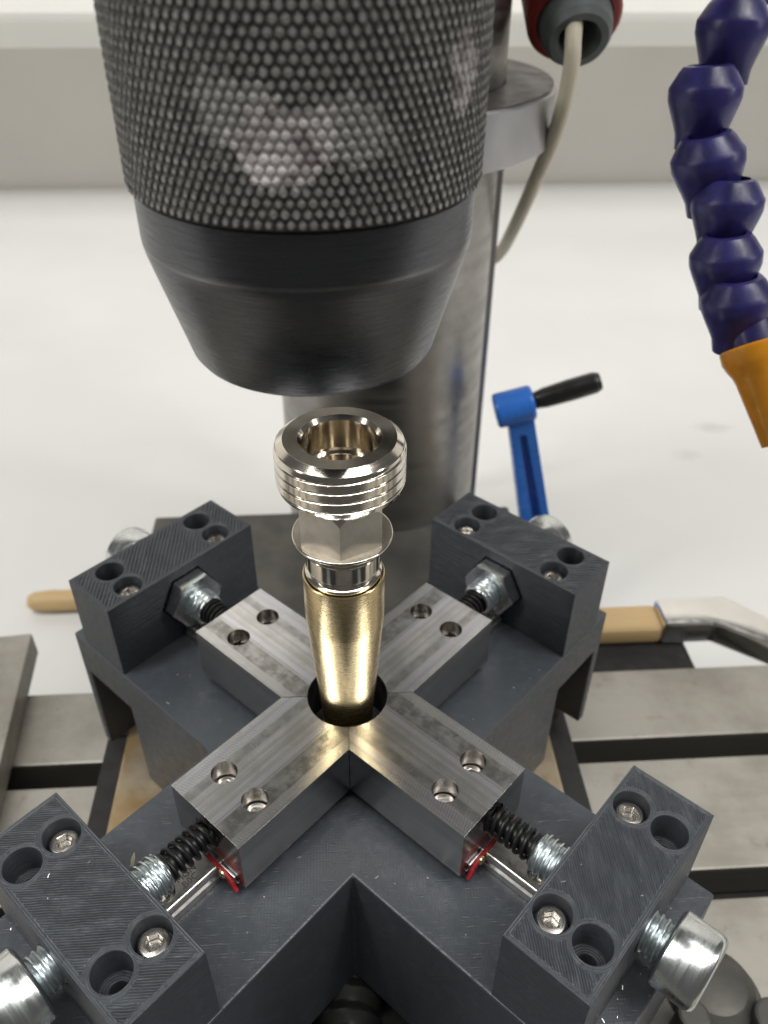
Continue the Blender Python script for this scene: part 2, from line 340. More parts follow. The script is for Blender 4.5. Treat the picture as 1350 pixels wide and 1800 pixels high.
def thread(R, depth, pitch, z0, z1, n=96, step=None, prof=None):
    """helical thread as a height field round z, closed by caps"""
    bm = bmesh.new(); step = step or pitch/8; k = max(2, int(round((z1-z0)/step))); rows = []
    for j in range(k+1):
        z = z0+(z1-z0)*j/k; row = []
        for i in range(n):
            a = 2*pi*i/n; ph = ((z/pitch) - i/n) % 1.
            h = prof(ph) if prof else abs(ph-.5)*2
            e = min(1., (z-z0)/(pitch*.5), (z1-z)/(pitch*.5)); r = R-depth+depth*h*max(0, min(1, e))
            row.append(bm.verts.new((r*cos(a), r*sin(a), z)))
        rows.append(row)
    for A, B in zip(rows[:-1], rows[1:]):
        for i in range(n): bm.faces.new((A[i], A[(i+1) % n], B[(i+1) % n], B[i]))
    bm.faces.new(rows[0][::-1]); bm.faces.new(rows[-1])
    return bm
def tube(pts, rad, n=12, bm=None, caps=True):
    bm = bm or bmesh.new(); P = [Vector(p) for p in pts]; rings = []; N = len(P)
    t = (P[1]-P[0]).normalized(); nrm = t.orthogonal().normalized()
    for i, p in enumerate(P):
        t = (P[min(i+1, N-1)]-P[max(i-1, 0)]).normalized()
        nrm = (nrm - t*nrm.dot(t)).normalized(); b = t.cross(nrm)
        r = rad[i] if isinstance(rad, (list, tuple)) else rad
        rings.append([bm.verts.new(p+(nrm*cos(2*pi*k/n)+b*sin(2*pi*k/n))*r) for k in range(n)])
    for A, B in zip(rings[:-1], rings[1:]):
        for i in range(n): bm.faces.new((A[i], A[(i+1) % n], B[(i+1) % n], B[i]))
    if caps: bm.faces.new(rings[0][::-1]); bm.faces.new(rings[-1])
    return bm
def spline(pts, k=8):
    P = [Vector(p) for p in pts]; P = [P[0]*2-P[1]]+P+[P[-1]*2-P[-2]]; out = []
    for i in range(1, len(P)-2):
        for j in range(k):
            t = j/k; a, b, c, d = P[i-1:i+3]
            out.append(.5*((2*b)+(c-a)*t+(2*a-5*b+4*c-d)*t*t+(3*b-a-3*c+d)*t**3))
    return out+[P[-2]]
def move(bm, M):
    if isinstance(bm, bpy.types.Mesh): bm.transform(M); return bm
    bmesh.ops.transform(bm, matrix=M, verts=bm.verts[:]); return bm
TX = Matrix.Rotation(pi/2, 4, 'Y')          # z axis -> x axis
def along_x(bm, z=0., y=0.): return move(bm, Matrix.Translation((0, y, z)) @ TX)
def join(*bms):
    out = bms[0]
    for b in bms[1:]:
        me = bpy.data.meshes.new('t'); b.to_mesh(me); b.free(); out.from_mesh(me); bpy.data.meshes.remove(me)
    return out
def to_mesh(bm, name):
    me = bpy.data.meshes.new(name); bm.to_mesh(me); bm.free(); return me
def csg(bm, ops, bevel=0., seg=2, ang=35):
    """ops: list of ('DIFFERENCE'|'UNION'|'INTERSECT', bm); returns mesh in mm"""
    tmp = []
    o = bpy.data.objects.new('tmp', to_mesh(bm, 'tmp')); COL.objects.link(o); tmp.append(o)
    for op, b in ops:
        c = bpy.data.objects.new('tmpc', to_mesh(b, 'tmpc')); COL.objects.link(c); tmp.append(c)
        md = o.modifiers.new('b', 'BOOLEAN'); md.operation = op; md.object = c; md.solver = 'EXACT'
    if bevel:
        md = o.modifiers.new('v', 'BEVEL'); md.width = bevel; md.segments = seg; md.limit_method = 'ANGLE'; md.angle_limit = radians(ang); md.use_clamp_overlap = True
    bpy.context.view_layer.update()
    me = bpy.data.meshes.new_from_object(o.evaluated_get(bpy.context.evaluated_depsgraph_get()))
    for t in tmp:
        d = t.data; bpy.data.objects.remove(t); bpy.data.meshes.remove(d)
    return me
def finish(me, name, mat, ang=20):
    me.name = name; me.transform(Matrix.Scale(MM, 4))
    me.materials.clear(); me.materials.append(mat)
    for p in me.polygons: p.use_smooth = True
    me.set_sharp_from_angle(angle=radians(ang)); return me
def obj(name, src, mat, parent=None, ang=20, loc=None, rotz=0.):
    me = src if isinstance(src, bpy.types.Mesh) else to_mesh(src, name)
    o = bpy.data.objects.new(name, finish(me, name, mat, ang)); COL.objects.link(o); o.parent = parent
    if loc: o.location = Vector(loc)*MM
    if rotz: o.rotation_euler[2] = rotz
    return o
def rbox(x0, x1, y0, y1, z0, z1, bev=.4): return csg(box(x0, x1, y0, y1, z0, z1), [], bev)
def tag(o, label, cat, group=None):
    o['label'] = label; o['category'] = cat
    if group: o['group'] = group
    return o
def thing(name, label, cat, loc=(0, 0, 0), rotz=0., group=None):
    o = bpy.data.objects.new(name, None); COL.objects.link(o); o.empty_display_size = .005
    o.location = Vector(loc)*MM; o.rotation_euler[2] = rotz
    return tag(o, label, cat, group)
def copy_tree(o, parent=None):
    c = o.copy(); COL.objects.link(c); c.parent = parent
    for ch in [x for x in bpy.data.objects if x.parent == o]: copy_tree(ch, c)
    return c
def struct(o): o['kind'] = 'structure'; return o

# ------------------------------------------------------------------ the setting
ZT, ZB = -76., -125.
struct(obj('bench_top', rbox(-1400, 1400, -165, 785, ZB-30, ZB, 2.), m_bench))
struct(obj('wall', box(-1400, 1400, 786, 810, ZB-30, 1100), m_wall))
tr = obj('wall_trunking', csg(prism([(690, 16.5), (785.5, 16.5), (785.5, 160), (640, 160), (640, 48), (643, 42), (680, 39), (686, 36)][::-1], -1400, 1400, 'z'), [], 1.5), m_trunk)
tr.matrix_world = Matrix(((0, 0, 1, 0), (1, 0, 0, 0), (0, 1, 0, 0), (0, 0, 0, 1))); struct(tr)

# milling table: slabs between T-slots
tb = struct(obj('machine_table', box(-260, 260, -150, 69.5, ZT-24, ZT-14), m_slot))
ys = [(42., 70.), (-2., 34.), (-46., -10.), (-90., -54.), (-150., -98.)]
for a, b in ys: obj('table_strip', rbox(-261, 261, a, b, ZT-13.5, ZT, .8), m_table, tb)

# machine vise below the fixture
vise = thing('machine_vise', 'dark cast iron machine vise carrying the cross fixture on the slotted table', 'vise', (0, 0, ZT))
def vz(o): o.location.z -= ZT*MM; return o
vz(obj('vise_bed', csg(box(-73, 68, -130, 146, ZT+.3, -70), [('DIFFERENCE', box(-50, 45, -140, -14, -74, -60))], .8), m_black, vise))
vz(obj('support_plate', rbox(-64, 58.5, -14, 44, -69.7, -59.8, .8), m_tan, vise))
vz(obj('fixed_jaw', rbox(-72, 66, 46, 143, -69.6, -60., 1.2), m_iron, vise))
for x0, x1 in ((-64, -50.5), (45.5, 58.5)): vz(obj('slide_rail', rbox(x0, x1, -128, -14.6, -69.6, -62, .8), m_black, vise))
vz(obj('added_moving_jaw', rbox(-70, 65, -128, -84, -61.6, -40, 1.5), m_iron, vise))  # unseen jaw, added to block front light and darken the opening
vz(obj('vise_screw', move(thread(8., 1.6, 5., -128, -15, 48, .5), Matrix.Translation((-2, 0, -66.5)) @ Matrix.Rotation(pi/2, 4, 'X') @ Matrix.Scale(-1, 4, (0, 0, 1))), m_black, vise))

# steel bar and wooden handle on the left
bar = obj('steel_bar', rbox(-60, 0, -75, 56, 0, 9.5, .6), m_table, loc=(-100.6, 33, ZT+.05), rotz=radians(5.3))
tag(bar, 'flat ground steel bar lying on the table at the left edge', 'steel bar')
h = obj('wooden_handle', along_x(lathe([(.01, -40), (2.8, -39.5), (4.2, -37), (4.9, -30), (4.4, -10), (4.7, 20), (4.4, 34), (.01, 35)], 24)), m_wood, loc=(-100, 162, ZB+5.))
tag(h, 'round wooden tool handle lying on the white bench, left of the fixture', 'handle')

# column with collar
col = thing('drill_column', 'polished round steel drill column rising behind the chuck', 'column', (16.5, 166, ZB))
obj('base_flange', csg(cyl(58, 0, 16, 64), [], 2.), m_iron, col)
obj('pillar', cyl(37.6, 16.2, 430, 96), m_column, col)
rack = obj('scale_strip', rbox(35.5, 39.5, -3., 5., 30, 196.5, .3), m_collar, col)
bmt = bmesh.new()
for k in range(110): box(39.4, 39.75, -2.6, (0. if k % 5 else 2.6), 34+k*1.4, 34.45+k*1.4, bmt)
obj('graduation', bmt, m_dark, rack)
ring = thing('clamp_collar', 'grey steel clamp collar fitted round the upper drill column', 'collar', (16.5, 166, 73))
obj('ring', csg(lathe([(37.8, 0), (53, 0), (53, 16), (37.8, 16)], 96, closed=True), [], .8), m_collar, ring)
obj('ring_face', lathe([(37.8, 16.02), (52.0, 16.02), (52.0, 16.3), (37.8, 16.3)], 96, closed=True), m_face, ring)  # thin darker disc laid on the collar's top

hd = thing('bench_drill', 'grey bench drill machine holding the chuck from above', 'drilling machine', (0, 0, 165))
obj('quill', cyl(21, -16, 66, 64), m_collar, hd, loc=(-3.5, 0, 0))
obj('head_casting', csg(box(-75, 95, -48, 215, 66.2, 230), [], 8., 3), m_head, hd)

# cable and its gland at the machine head
gl = thing('cable_gland', 'grey rubber cable gland in a red housing at top right', 'cable gland', (70, 152, 107))
G = Matrix.Rotation(radians(118), 4, 'X')
obj('housing', move(csg(lathe([(13.5, -45), (13.5, 1), (12.4, 2.5), (10.5, 2.5), (10.5, -45)], 48, closed=True), [], .3), G), m_redp, gl)
obj('grommet', move(lathe([(10.3, -20), (10.3, 4), (9.5, 8.5), (8.2, 10.5), (6.2, 10.5), (5.4, 8), (5.2, -8), (5.2, -20)], 48, closed=True), G), m_rubber, gl)
obj('bore', move(cyl(5.3, -19, -12), G), m_dark, gl)
cb = obj('power_cable', tube(spline([(70, 158, 112), (68.5, 146, 108), (67.3, 139, 103), (67.3, 137.5, 95), (66.3, 141, 80), (65, 155, 61), (64, 175, 39), (63.5, 195, 22), (58, 216, 4), (50, 232, -40), (48, 236, ZB+4)], 8), 2.3, 16), m_cable)
tag(cb, 'cream power cable hanging from the gland and passing behind the column', 'cable')

# blue crank lever
ck = thing('crank_lever', 'blue painted crank lever with black grip behind the right rear block', 'lever', (74, 138, ZB))
obj('hub', move(csg(cyl(6.3, -7, 7, 40), [], 1.2), Matrix.Translation((62.5-74, 0, -12-ZB)) @ Matrix.Rotation(radians(75), 4, 'Y')), m_blue, ck)
def taper(x0, w0, z0, x1, w1, z1, y0, y1):
    return prism([(x0-w0, z0), (x0+w0, z0), (x1+w1, z1), (x1-w1, z1)], y0, y1, 'y')
obj('arm', csg(taper(84-74, 6.6, -100-ZB, 64.5-74, 4.6, -14-ZB, -4, 4), [('DIFFERENCE', taper(84-74+1.4, 2.3, -99-ZB, 65.5-74+.5, 1.2, -22-ZB, -6, -1.5))], .7), m_blue, ck)
obj('base_boss', csg(cyl(12, 0, 26, 40), [], 1.5), m_blue, ck, loc=(84-74, 0, 0))
gp = lathe([(2.4, 5), (2.7, 6), (3.6, 11), (3.9, 20), (3.8, 29), (3.0, 31), (.01, 31.4)], 32)
obj('grip', move(gp, Matrix.Translation((62.5-74, 0, -12-ZB)) @ Matrix.Rotation(radians(72), 4, 'Y')), m_grip, ck)

# brush with bent chrome ferrule on a black gearbox behind the table
gx = thing('feed_gearbox', 'black feed gearbox just beyond the right rear edge of the table', 'gearbox', (100, 84, ZB))
obj('housing', csg(box(-28, 23, -12, 9, 0, 43), [], 2.), m_black, gx)
obj('cover', csg(box(-6, 12, -14.5, -13.1, 6, 30), [], .5), m_grip, gx)
br = thing('cleaning_brush', 'brush with wooden handle, bent chrome ferrule and black bristles behind the table', 'brush', (112, 93, ZB+43))
obj('handle', csg(box(-46, 2, -6.5, 6.5, 0.1, 8.5), [], 2.5, 3), m_wood, br)
obj('ferrule', csg(prism([(1, -7), (19, -7), (41, -23), (48, -14), (27, 6.5), (1, 6.5)], .4, 11), [], 1.6, 3), m_chrome, br)
bb = bmesh.new()
for k in range(150):
    a = random.random(); t = random.random(); p = Vector((42+5*a, -20.5+7.5*a, 1+6.5*t)); d = Vector((.78, -.60, -.12+random.uniform(-.12, .12)))
    d += Vector((random.uniform(-.08, .08), random.uniform(-.08, .08), 0)); tube([p, p+d*13, p+d*26], .35, 5, bb)
o = obj('bristles', bb, m_bristle, br); o['kind'] = 'stuff'

# clamp hardware in the lower right corner
cl = thing('table_clamp', 'dark oily clamp with round nuts on the table at lower right corner', 'clamp', (84, -36, ZT))
obj('clamp_body', csg(lathe([(13, .1), (13, 4), (10.5, 7), (9.5, 10), (7, 12), (5, 12.4)], 40), [('UNION', box(-26, 0, -9, 7, .2, 7))], 1.4), m_iron, cl, loc=(-1, 0, 0))
obj('clamp_nut', csg(cyl(4.5, 0, 9, 32), [], .8), m_iron, cl, loc=(9.5, -8, 4))
obj('clamp_pin', csg(cyl(3.6, 0, 12, 32), [], .8), m_iron, cl, loc=(-10, -8, 5))

# ------------------------------------------------------------------ cross fixture
ARM = {'A': radians(225), 'B': radians(315), 'C': radians(45), 'D': radians(135)}
Z0 = -17.2; HW = 22.
def beam():
    return [(-77, Z0), (-77, -60), (-74, -60), (-74, -30), (-56, -30), (-56, -59.5), (56, -59.5), (56, -30), (74, -30), (74, -60), (77, -60), (77, Z0)]
bx_ = prism(beam(), -HW, HW, 'y'); by_ = move(prism(beam(), -HW-.01, HW+.01, 'y'), Matrix.Rotation(pi/2, 4, 'Z'))
bme = csg(bx_, [('UNION', by_), ('DIFFERENCE', cyl(9, -70, 0, 48))], .45, 2, 40)
bme.transform(Matrix.Rotation(pi/4, 4, 'Z'))
base = thing('cross_base', 'dark grey 3D-printed cross-shaped fixture base under the four steel jaws', 'fixture', (0, 0, -59.5))
ob = obj('cross_body', bme, m_print, base); ob.location.z = 59.5*MM
# rails (one per arm) with mounting holes
rp = [(-3.5, Z0+.05), (3.5, Z0+.05), (3.5, -15.4), (2.9, -14.8), (2.9, -14.0), (3.5, -13.4), (3.5, -12.7), (3.1, -12.2), (-3.1, -12.2), (-3.5, -12.7), (-3.5, -13.4), (-2.9, -14.0), (-2.9, -14.8), (-3.5, -15.4)]
def rail_mesh():
    b = prism([(y, z) for y, z in rp], 10.5, 54.5, 'y')     # (y,z)->extrude ; rotate so it runs along x
    move(b, Matrix.Rotation(-pi/2, 4, 'Z'))
    return csg(b, [('DIFFERENCE', move(cyl(2.1, -14.8, -10, 32), Matrix.Translation((50.2, 0, 0)))), ('DIFFERENCE', move(cyl(1.2, -20, -10, 24), Matrix.Translation((50.2, 0, 0))))], .12, 1)
rail0 = None
for k, a in ARM.items():
    if rail0 is None:
        rail0 = obj('guide_rail', rail_mesh(), m_rail, base, loc=(0, 0, 59.5), rotz=a); r = rail0
        s0 = obj('rail_screw', csg(cyl(1.9, -15.6, -14.0, 32), [('DIFFERENCE', prism(ngon(6, 1.0), -14.9, -13))], .1), m_screw, rail0, loc=(50.2, 0, 0))
        for txt, r0, t0 in (('MGN', 47.2, .55), ('B0C', 46.9, 2.15)):
            cu = bpy.data.curves.new('txt', 'FONT'); cu.body = txt; cu.size = 1.9; cu.extrude = .01
            to = bpy.data.objects.new('txt', cu); COL.objects.link(to); bpy.context.view_layer.update()
            me = bpy.data.meshes.new_from_object(to.evaluated_get(bpy.context.evaluated_depsgraph_get()))
            bpy.data.objects.remove(to); bpy.data.curves.remove(cu)
            me.transform(Matrix.Translation((r0, t0, -12.18)) @ Matrix.Rotation(pi, 4, 'Z'))
            obj('rail_marking', me, m_mark, rail0)
    else:
        r = rail0.copy(); COL.objects.link(r); r.rotation_euler[2] = a
        c = s0.copy(); COL.objects.link(c); c.parent = r

# jaws
def jaw_mesh():
    b = prism([(0.10, 0), (10, -9.9), (38.84, -9.9), (38.84, 9.9), (10, 9.9)], -13.6, 0)
    ops = [('DIFFERENCE', cyl(8.55, -20, 5, 96)), ('DIFFERENCE', box(-5, 39.5, -4.2, 4.2, -14, -11.6))]
    for s in (-1, 1):
        ops.append(('DIFFERENCE', move(cyl(2.62, -6.0, 3, 40), Matrix.Translation((30.16, 4.48*s, 0)))))
    ops.append(('DIFFERENCE', move(along_x(cyl(3.35, 0, 9, 40)), Matrix.Translation((32, 0, -5.5)))))
    return csg(b, ops, .22, 1, 40)
jl = {'A': 'bright milled steel jaw at front left, nearest the lower left block',
      'B': 'bright milled steel jaw at front right with swirling cutter marks',
      'C': 'milled steel jaw at rear right, leading to the right rear block',
      'D': 'milled steel jaw at rear left, leading to the left rear block'}
jaw0 = thing('clamping_jaw', jl['A'], 'jaw', (0, 0, -13.6), ARM['A'], 'steel jaws meeting round the brass sleeve')
def low(o): o.location.z += 13.6*MM; return o
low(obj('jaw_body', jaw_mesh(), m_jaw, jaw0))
for s in (-1, 1):
    c = csg(cyl(2.4, -7.5, -4.5, 40), [('DIFFERENCE', prism(ngon(6, 1.4, .3*s), -6.2, 0))], .16)
    low(obj('jaw_screw', c, m_screw, jaw0, loc=(30.16, 4.48*s, 0)))
low(obj('carriage', rbox(13, 39.3, -8.2, 8.2, -16.2, -13.75, .3), m_spring, jaw0))
low(obj('carriage_end', csg(box(38.9, 39.35, -7.4, 7.4, -16.0, -12.3), [], .1), m_rail, jaw0))
sl = csg(prism([(-8.6, -15.3), (-7.9, -15.6), (-5.5, -13.6), (5.5, -13.6), (7.9, -15.6), (8.6, -15.3), (7.4, -13.2), (5.8, -11.9), (-5.8, -11.9), (-7.4, -13.2)], 39.4, 40.25, 'y'), [], .15)
sl.transform(Matrix.Rotation(-pi/2, 4, 'Z')); low(obj('end_seal', sl, m_red, jaw0))
for s in (-1, 1):
    low(obj('seal_screw', along_x(lathe([(.95, 40.2), (.9, 40.5), (.5, 40.75), (.01, 40.8)], 20), -12.6, 4.9*s), m_brass, jaw0))
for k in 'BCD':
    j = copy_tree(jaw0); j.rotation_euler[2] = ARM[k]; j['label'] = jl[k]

# end blocks
bi, bo, bw, bt = 55.27, 71.49, 21.77, 4.15; bc = (bi+bo)/2
S1, S2, ST = 59.37-bc, 66.96-bc, 13.27
def block_mesh():
    b = box(-8.11, 8.11, -bw, bw, Z0+.05, bt)
    ops = []
    for s in (-1, 1):
        for x, d in ((S1, -1.2), (S2, -2.8)):
            ops.append(('DIFFERENCE', move(cyl(3.35, d, 9, 40), Matrix.Translation((x, ST*s, 0)))))
            ops.append(('DIFFERENCE', move(cyl(1.75, -16, 9, 28), Matrix.Translation((x, ST*s, 0)))))
    ops.append(('DIFFERENCE', move(along_x(cyl(4.15, -12, 12, 40)), Matrix.Translation((0, 0, -5.4)))))
    ops.append(('DIFFERENCE', move(along_x(prism(ngon(6, 8.0, radians(30)), -12, -1.2)), Matrix.Translation((0, 0, -5.4)))))
    return csg(b, ops, .38, 2, 40)
bl = {'A': 'dark grey printed end block at lower left, running out of the frame',
      'B': 'dark grey printed end block at lower right with ribbed top and bright knob',
      'C': 'dark grey printed end block at rear right in front of the blue lever',
      'D': 'dark grey printed end block at rear left against the white bench'}
blk0 = thing('end_block', bl['A'], 'block', (bc*cos(ARM['A']), bc*sin(ARM['A']), Z0), ARM['A'], 'printed end blocks on the cross arms')
def bz(o): o.location.z -= Z0*MM; return o
bz(obj('block_body', block_mesh(), m_block, blk0))
for s in (-1, 1):
    c = csg(lathe([(2.75, -1.5), (2.75, 1.25), (2.45, 1.75), (1.9, 1.9)], 40), [('DIFFERENCE', prism(ngon(6, 1.5, .2+s*.4), .2, 3))], .1, 1)
    bz(obj('block_screw', c, m_screw, blk0, loc=(S1+.1, ST*s, .2)))
for k in 'BCD':
    j = copy_tree(blk0); j.rotation_euler[2] = ARM[k]; j.location = Vector((bc*cos(ARM[k]), bc*sin(ARM[k]), Z0))*MM; j['label'] = bl[k]

# adjusting screws, nuts and springs
ZS = -5.4
sp = {'A': (49.0, 75.0), 'B': (49.0, 75.2), 'C': (46.6, 73.6), 'D': (46.6, 74.0)}
knob_l = {'A': 'zinc plated adjusting screw with cylindrical knob through the lower left block',
          'B': 'zinc plated adjusting screw with shiny cylindrical knob at lower right',
          'C': 'zinc plated adjusting screw with hex nut in the right rear block',
          'D': 'zinc plated adjusting screw with hex nut in the left rear block'}
spr_l = {'A': 'black coil spring between the front left jaw and lower left block',
         'B': 'black coil spring between the front right jaw and lower right block',
         'C': 'black coil spring between the rear right jaw and right rear block',
         'D': 'black coil spring between the rear left jaw and left rear block'}
tprof = lambda p: min(1., max(0., 1.6*(1-abs(p-.5)*2)-.15))
def rot_z(a): return Matrix.Rotation(a, 4, 'Z')
knob_m = stud_m = nut_m = None
for k, a in ARM.items():
    r0, r1 = sp[k]
    t = thing('adjusting_screw', knob_l[k], 'screw', (0, 0, ZS), a, 'adjusting screws through the end blocks')
    if knob_m is None:
        kb = lathe([(.01, 0), (6.4, 0), (6.9, .4), (7.0, .8), (7.0, 6.6), (6.8, 7.3), (6.3, 7.85), (5.6, 8.1), (.01, 8.15)], 72)
        o = obj('knob', kb, m_zinc, t, ang=50); knob_m = o.data
        o2 = obj('threaded_stud', thread(4., .55, 1.25, 0, 26.5, 64, .12, tprof), m_zthread, t, ang=25); stud_m = o2.data
        nb = csg(prism(ngon(6, 7.5, radians(30)), 0, 6.2), [('INTERSECT', lathe([(4.0, -1), (6.6, -.05), (8.2, .9), (8.2, 8), (4., 8)], 64)), ('DIFFERENCE', cyl(3.6, -2, 9, 32))], .12, 1)
        o3 = obj('hex_nut', nb, m_zinc, t); nut_m = o3.data
        o4 = obj('guide_pin', lathe([(2.0, -9.8), (2.0, -.4), (3.3, -.3), (3.3, .3), (2, .3)], 32), m_spring, t); pin_m = o4.data
    else:
        o = bpy.data.objects.new('knob', knob_m); o2 = bpy.data.objects.new('threaded_stud', stud_m); o3 = bpy.data.objects.new('hex_nut', nut_m); o4 = bpy.data.objects.new('guide_pin', pin_m)
        for q in (o, o2, o3, o4): COL.objects.link(q); q.parent = t
    for q, r in ((o, r1), (o2, r0), (o3, 51.3 if k in 'CD' else 55.7), (o4, r0)):
        q.rotation_euler = (0, pi/2, 0); q.location = (r*MM, 0, 0)
    # spring from inside the jaw to the stud
    n = 7.2; x0, x1 = 36.6, r0-.4; pts = []
    N = int(n*22)
    for i in range(N+1):
        u = i/N; tt = u
        e = min(1, u*n/1.0, (1-u)*n/1.0)          # closed end coils
        x = x0 + (x1-x0)*u
        pts.append((x, 2.75*cos(2*pi*n*u+1.), 2.75*sin(2*pi*n*u+1.)))
    so = obj('coil_spring', tube(pts, .45, 10), m_spring, loc=(0, 0, ZS), rotz=a)
    tag(so, spr_l[k], 'spring', 'black coil springs behind the jaws')

# ------------------------------------------------------------------ brass sleeve and nickel fitting
bs = obj('brass_sleeve', csg(lathe([(5.0, -26), (5.5, -4), (5.75, 0), (7.6, 23.2), (7.72, 24.8), (7.72, 35.25), (7.62, 35.4), (7.42, 35.4), (7.36, 35.3), (7.36, 27), (4.2, 26), (4.2, -26)], 128, closed=True), []), m_brass, loc=(0, 0, 0), ang=25)
tag(bs, 'tapered brass sleeve standing in the round opening between the four jaws', 'sleeve')
ft = thing('nickel_fitting', 'shiny nickel plated threaded hex fitting seated in the brass sleeve', 'fitting', (0, 0, 30))
def fz(o): o.location.z -= 30*MM; return o
def nprof(p):
    d = abs(p-.5)                         # narrow rounded groove between broad crests
    return min(1., d/.12)
th = thread(11.25, .32, 1.9, 56.3, 64.15, 220, .045, nprof)
# drop the thread's caps, the lathe body closes it
for f in [f for f in th.faces if len(f.verts) > 8]: th.faces.remove(f)
fz(obj('outer_thread', th, m_nickel, ft, ang=45))
bd = lathe([(7.2, 52.8), (7.9, 53.6), (8.3, 54.6), (9.4, 55.4), (10.5, 56.31), (10.5, 64.14), (10.95, 64.1), (10.8, 64.3), (9.65, 65.2), (7.1, 65.2), (6.55, 64.4), (6.5, 58.3), (5.5, 58.2), (5.4, 58.0), (5.4, 50), (0.01, 49.9)], 128)
fz(obj('threaded_head', bd, m_nickel, ft, ang=14))
hx = csg(prism(ngon(6, 8.3, radians(-93.5)), 44.8, 53.9), [('INTERSECT', lathe([(8.6, 40), (8.6, 51.6), (7.0, 54.5), (7.0, 60)], 96)), ('DIFFERENCE', cyl(5.45, 49.95, 60))])
hex_ = fz(obj('hexagon', hx, m_nickel_flat, ft, ang=8))
fz(obj('end_face', lathe([(7.12, 65.205), (9.62, 65.205), (9.60, 65.225), (7.14, 65.225)], 128, closed=True), m_nickel_face, ft, ang=25))
fl = lathe([(6.9, 43.9), (7.6, 44.2), (8.8, 44.2), (9.1, 44.4), (9.12, 44.7), (9.05, 44.85), (8.9, 44.88), (6.0, 44.85)], 128)
flo = fz(obj('flange', fl, m_flange, ft, ang=25))
obj('flange_rim', lathe([(8.93, 44.45), (9.16, 44.5), (9.2, 44.7), (9.15, 44.9), (9.0, 44.97), (8.9, 44.9)], 128, closed=True), m_nickel, flo, ang=60)
sg = lathe([(4.8, 28), (6.3, 28), (7.1, 35.2), (7.22, 35.6), (7.22, 36.1), (6.9, 36.4), (6.6, 36.5), (6.6, 36.9), (6.5, 37.1), (6.5, 37.4), (6.75, 37.6), (6.98, 37.9), (6.98, 41.4), (6.9, 41.55), (6.55, 41.7), (6.55, 42.2), (6.85, 42.4), (6.85, 43.7)], 128)
fz(obj('spigot', sg, m_nickel, ft, ang=25))

# ------------------------------------------------------------------ drill chuck
ch = thing('drill_chuck', 'black keyless drill chuck with knurled sleeve above the fitting', 'drill chuck', (-3.5, 0, 82.4))
def cz(o): o.location.z -= 82.4*MM; return o
nose = lathe([(5, 95), (5, 82.9), (6, 82.4), (16.4, 82.35), (17.6, 82.9), (18.3, 83.9), (21.5, 94.8), (22.6, 98.6), (22.95, 100.1), (23.05, 101.2), (23.05, 107.2), (22.6, 107.6), (22.6, 150), (5, 150)], 160, closed=True)
cz(obj('nose_cone', nose, m_chuck, ch, ang=20))
for q in range(3):
    g = csg(box(1.2, 4.6, -2, 2, 84.5, 99), [], .4); g.transform(Matrix.Rotation(q*2*pi/3+.4, 4, 'Z'))
    cz(obj('gripping_jaw', g, m_screw, ch))
# knurled sleeve: staggered truncated diamonds, worn tips
NB, RW = 116, 1.2; R0, R1 = 23.45, 23.86; zb = 107.75
verts, faces, mats = [], [], []
da = 2*pi/NB; rows = 33; KT = 8
for j in range(rows):
    zc = zb+.62+j*RW; off = .5*(j % 2)
    for i in range(NB):
        a = (i+off)*da; b0 = len(verts); s = random.uniform(.26, .36); hh = R1-random.uniform(0, .07)
        ja, jz = random.uniform(-.03, .03)*da, random.uniform(-.04, .04)
        base_ = ((-.5, 0), (-.25, -.5), (0, -1), (.25, -.5), (.5, 0), (.25, .5), (0, 1), (-.25, .5))
        for (u, v) in base_: verts.append((R0*cos(a+u*da), R0*sin(a+u*da), max(zb, zc+v*RW)))
        for k8 in range(KT):                                   # rounded shoulder, then the worn flat tip
            t_ = pi+k8*2*pi/KT; w_ = s*1.5/R1
            verts.append(((hh-.12)*cos(a+ja+w_*cos(t_)), (hh-.12)*sin(a+ja+w_*cos(t_)), max(zb, zc+jz+sin(t_)*s*1.5)))
        for k8 in range(KT):
            t_ = pi+k8*2*pi/KT; w_ = s/R1
            verts.append((hh*cos(a+ja+w_*cos(t_)), hh*sin(a+ja+w_*cos(t_)), zc+jz+sin(t_)*s))
        for k8 in range(KT):
            n8 = (k8+1) % KT
            faces.append((b0+k8, b0+n8, b0+8+n8, b0+8+k8)); mats.append(0)
            faces.append((b0+8+k8, b0+8+n8, b0+16+n8, b0+16+k8)); mats.append(0)
        faces.append(tuple(b0+16+k8 for k8 in range(KT))); mats.append(1)
me = bpy.data.meshes.new('knurling'); me.from_pydata(verts, [], faces)
me.transform(Matrix.Scale(MM, 4)); me.materials.append(m_kn_low); me.materials.append(m_kn_tip)
for p, mi in zip(me.polygons, mats): p.material_index = mi
kn = bpy.data.objects.new('knurling', me); COL.objects.link(kn); kn.parent = ch; kn['kind'] = 'stuff'; cz(kn)
cz(obj('sleeve', csg(lathe([(22.7, 107.7), (23.4, 107.7), (23.42, 108.0), (23.42, 147.5), (22.7, 147.5)], 160, closed=True), []), m_kn_low, ch))

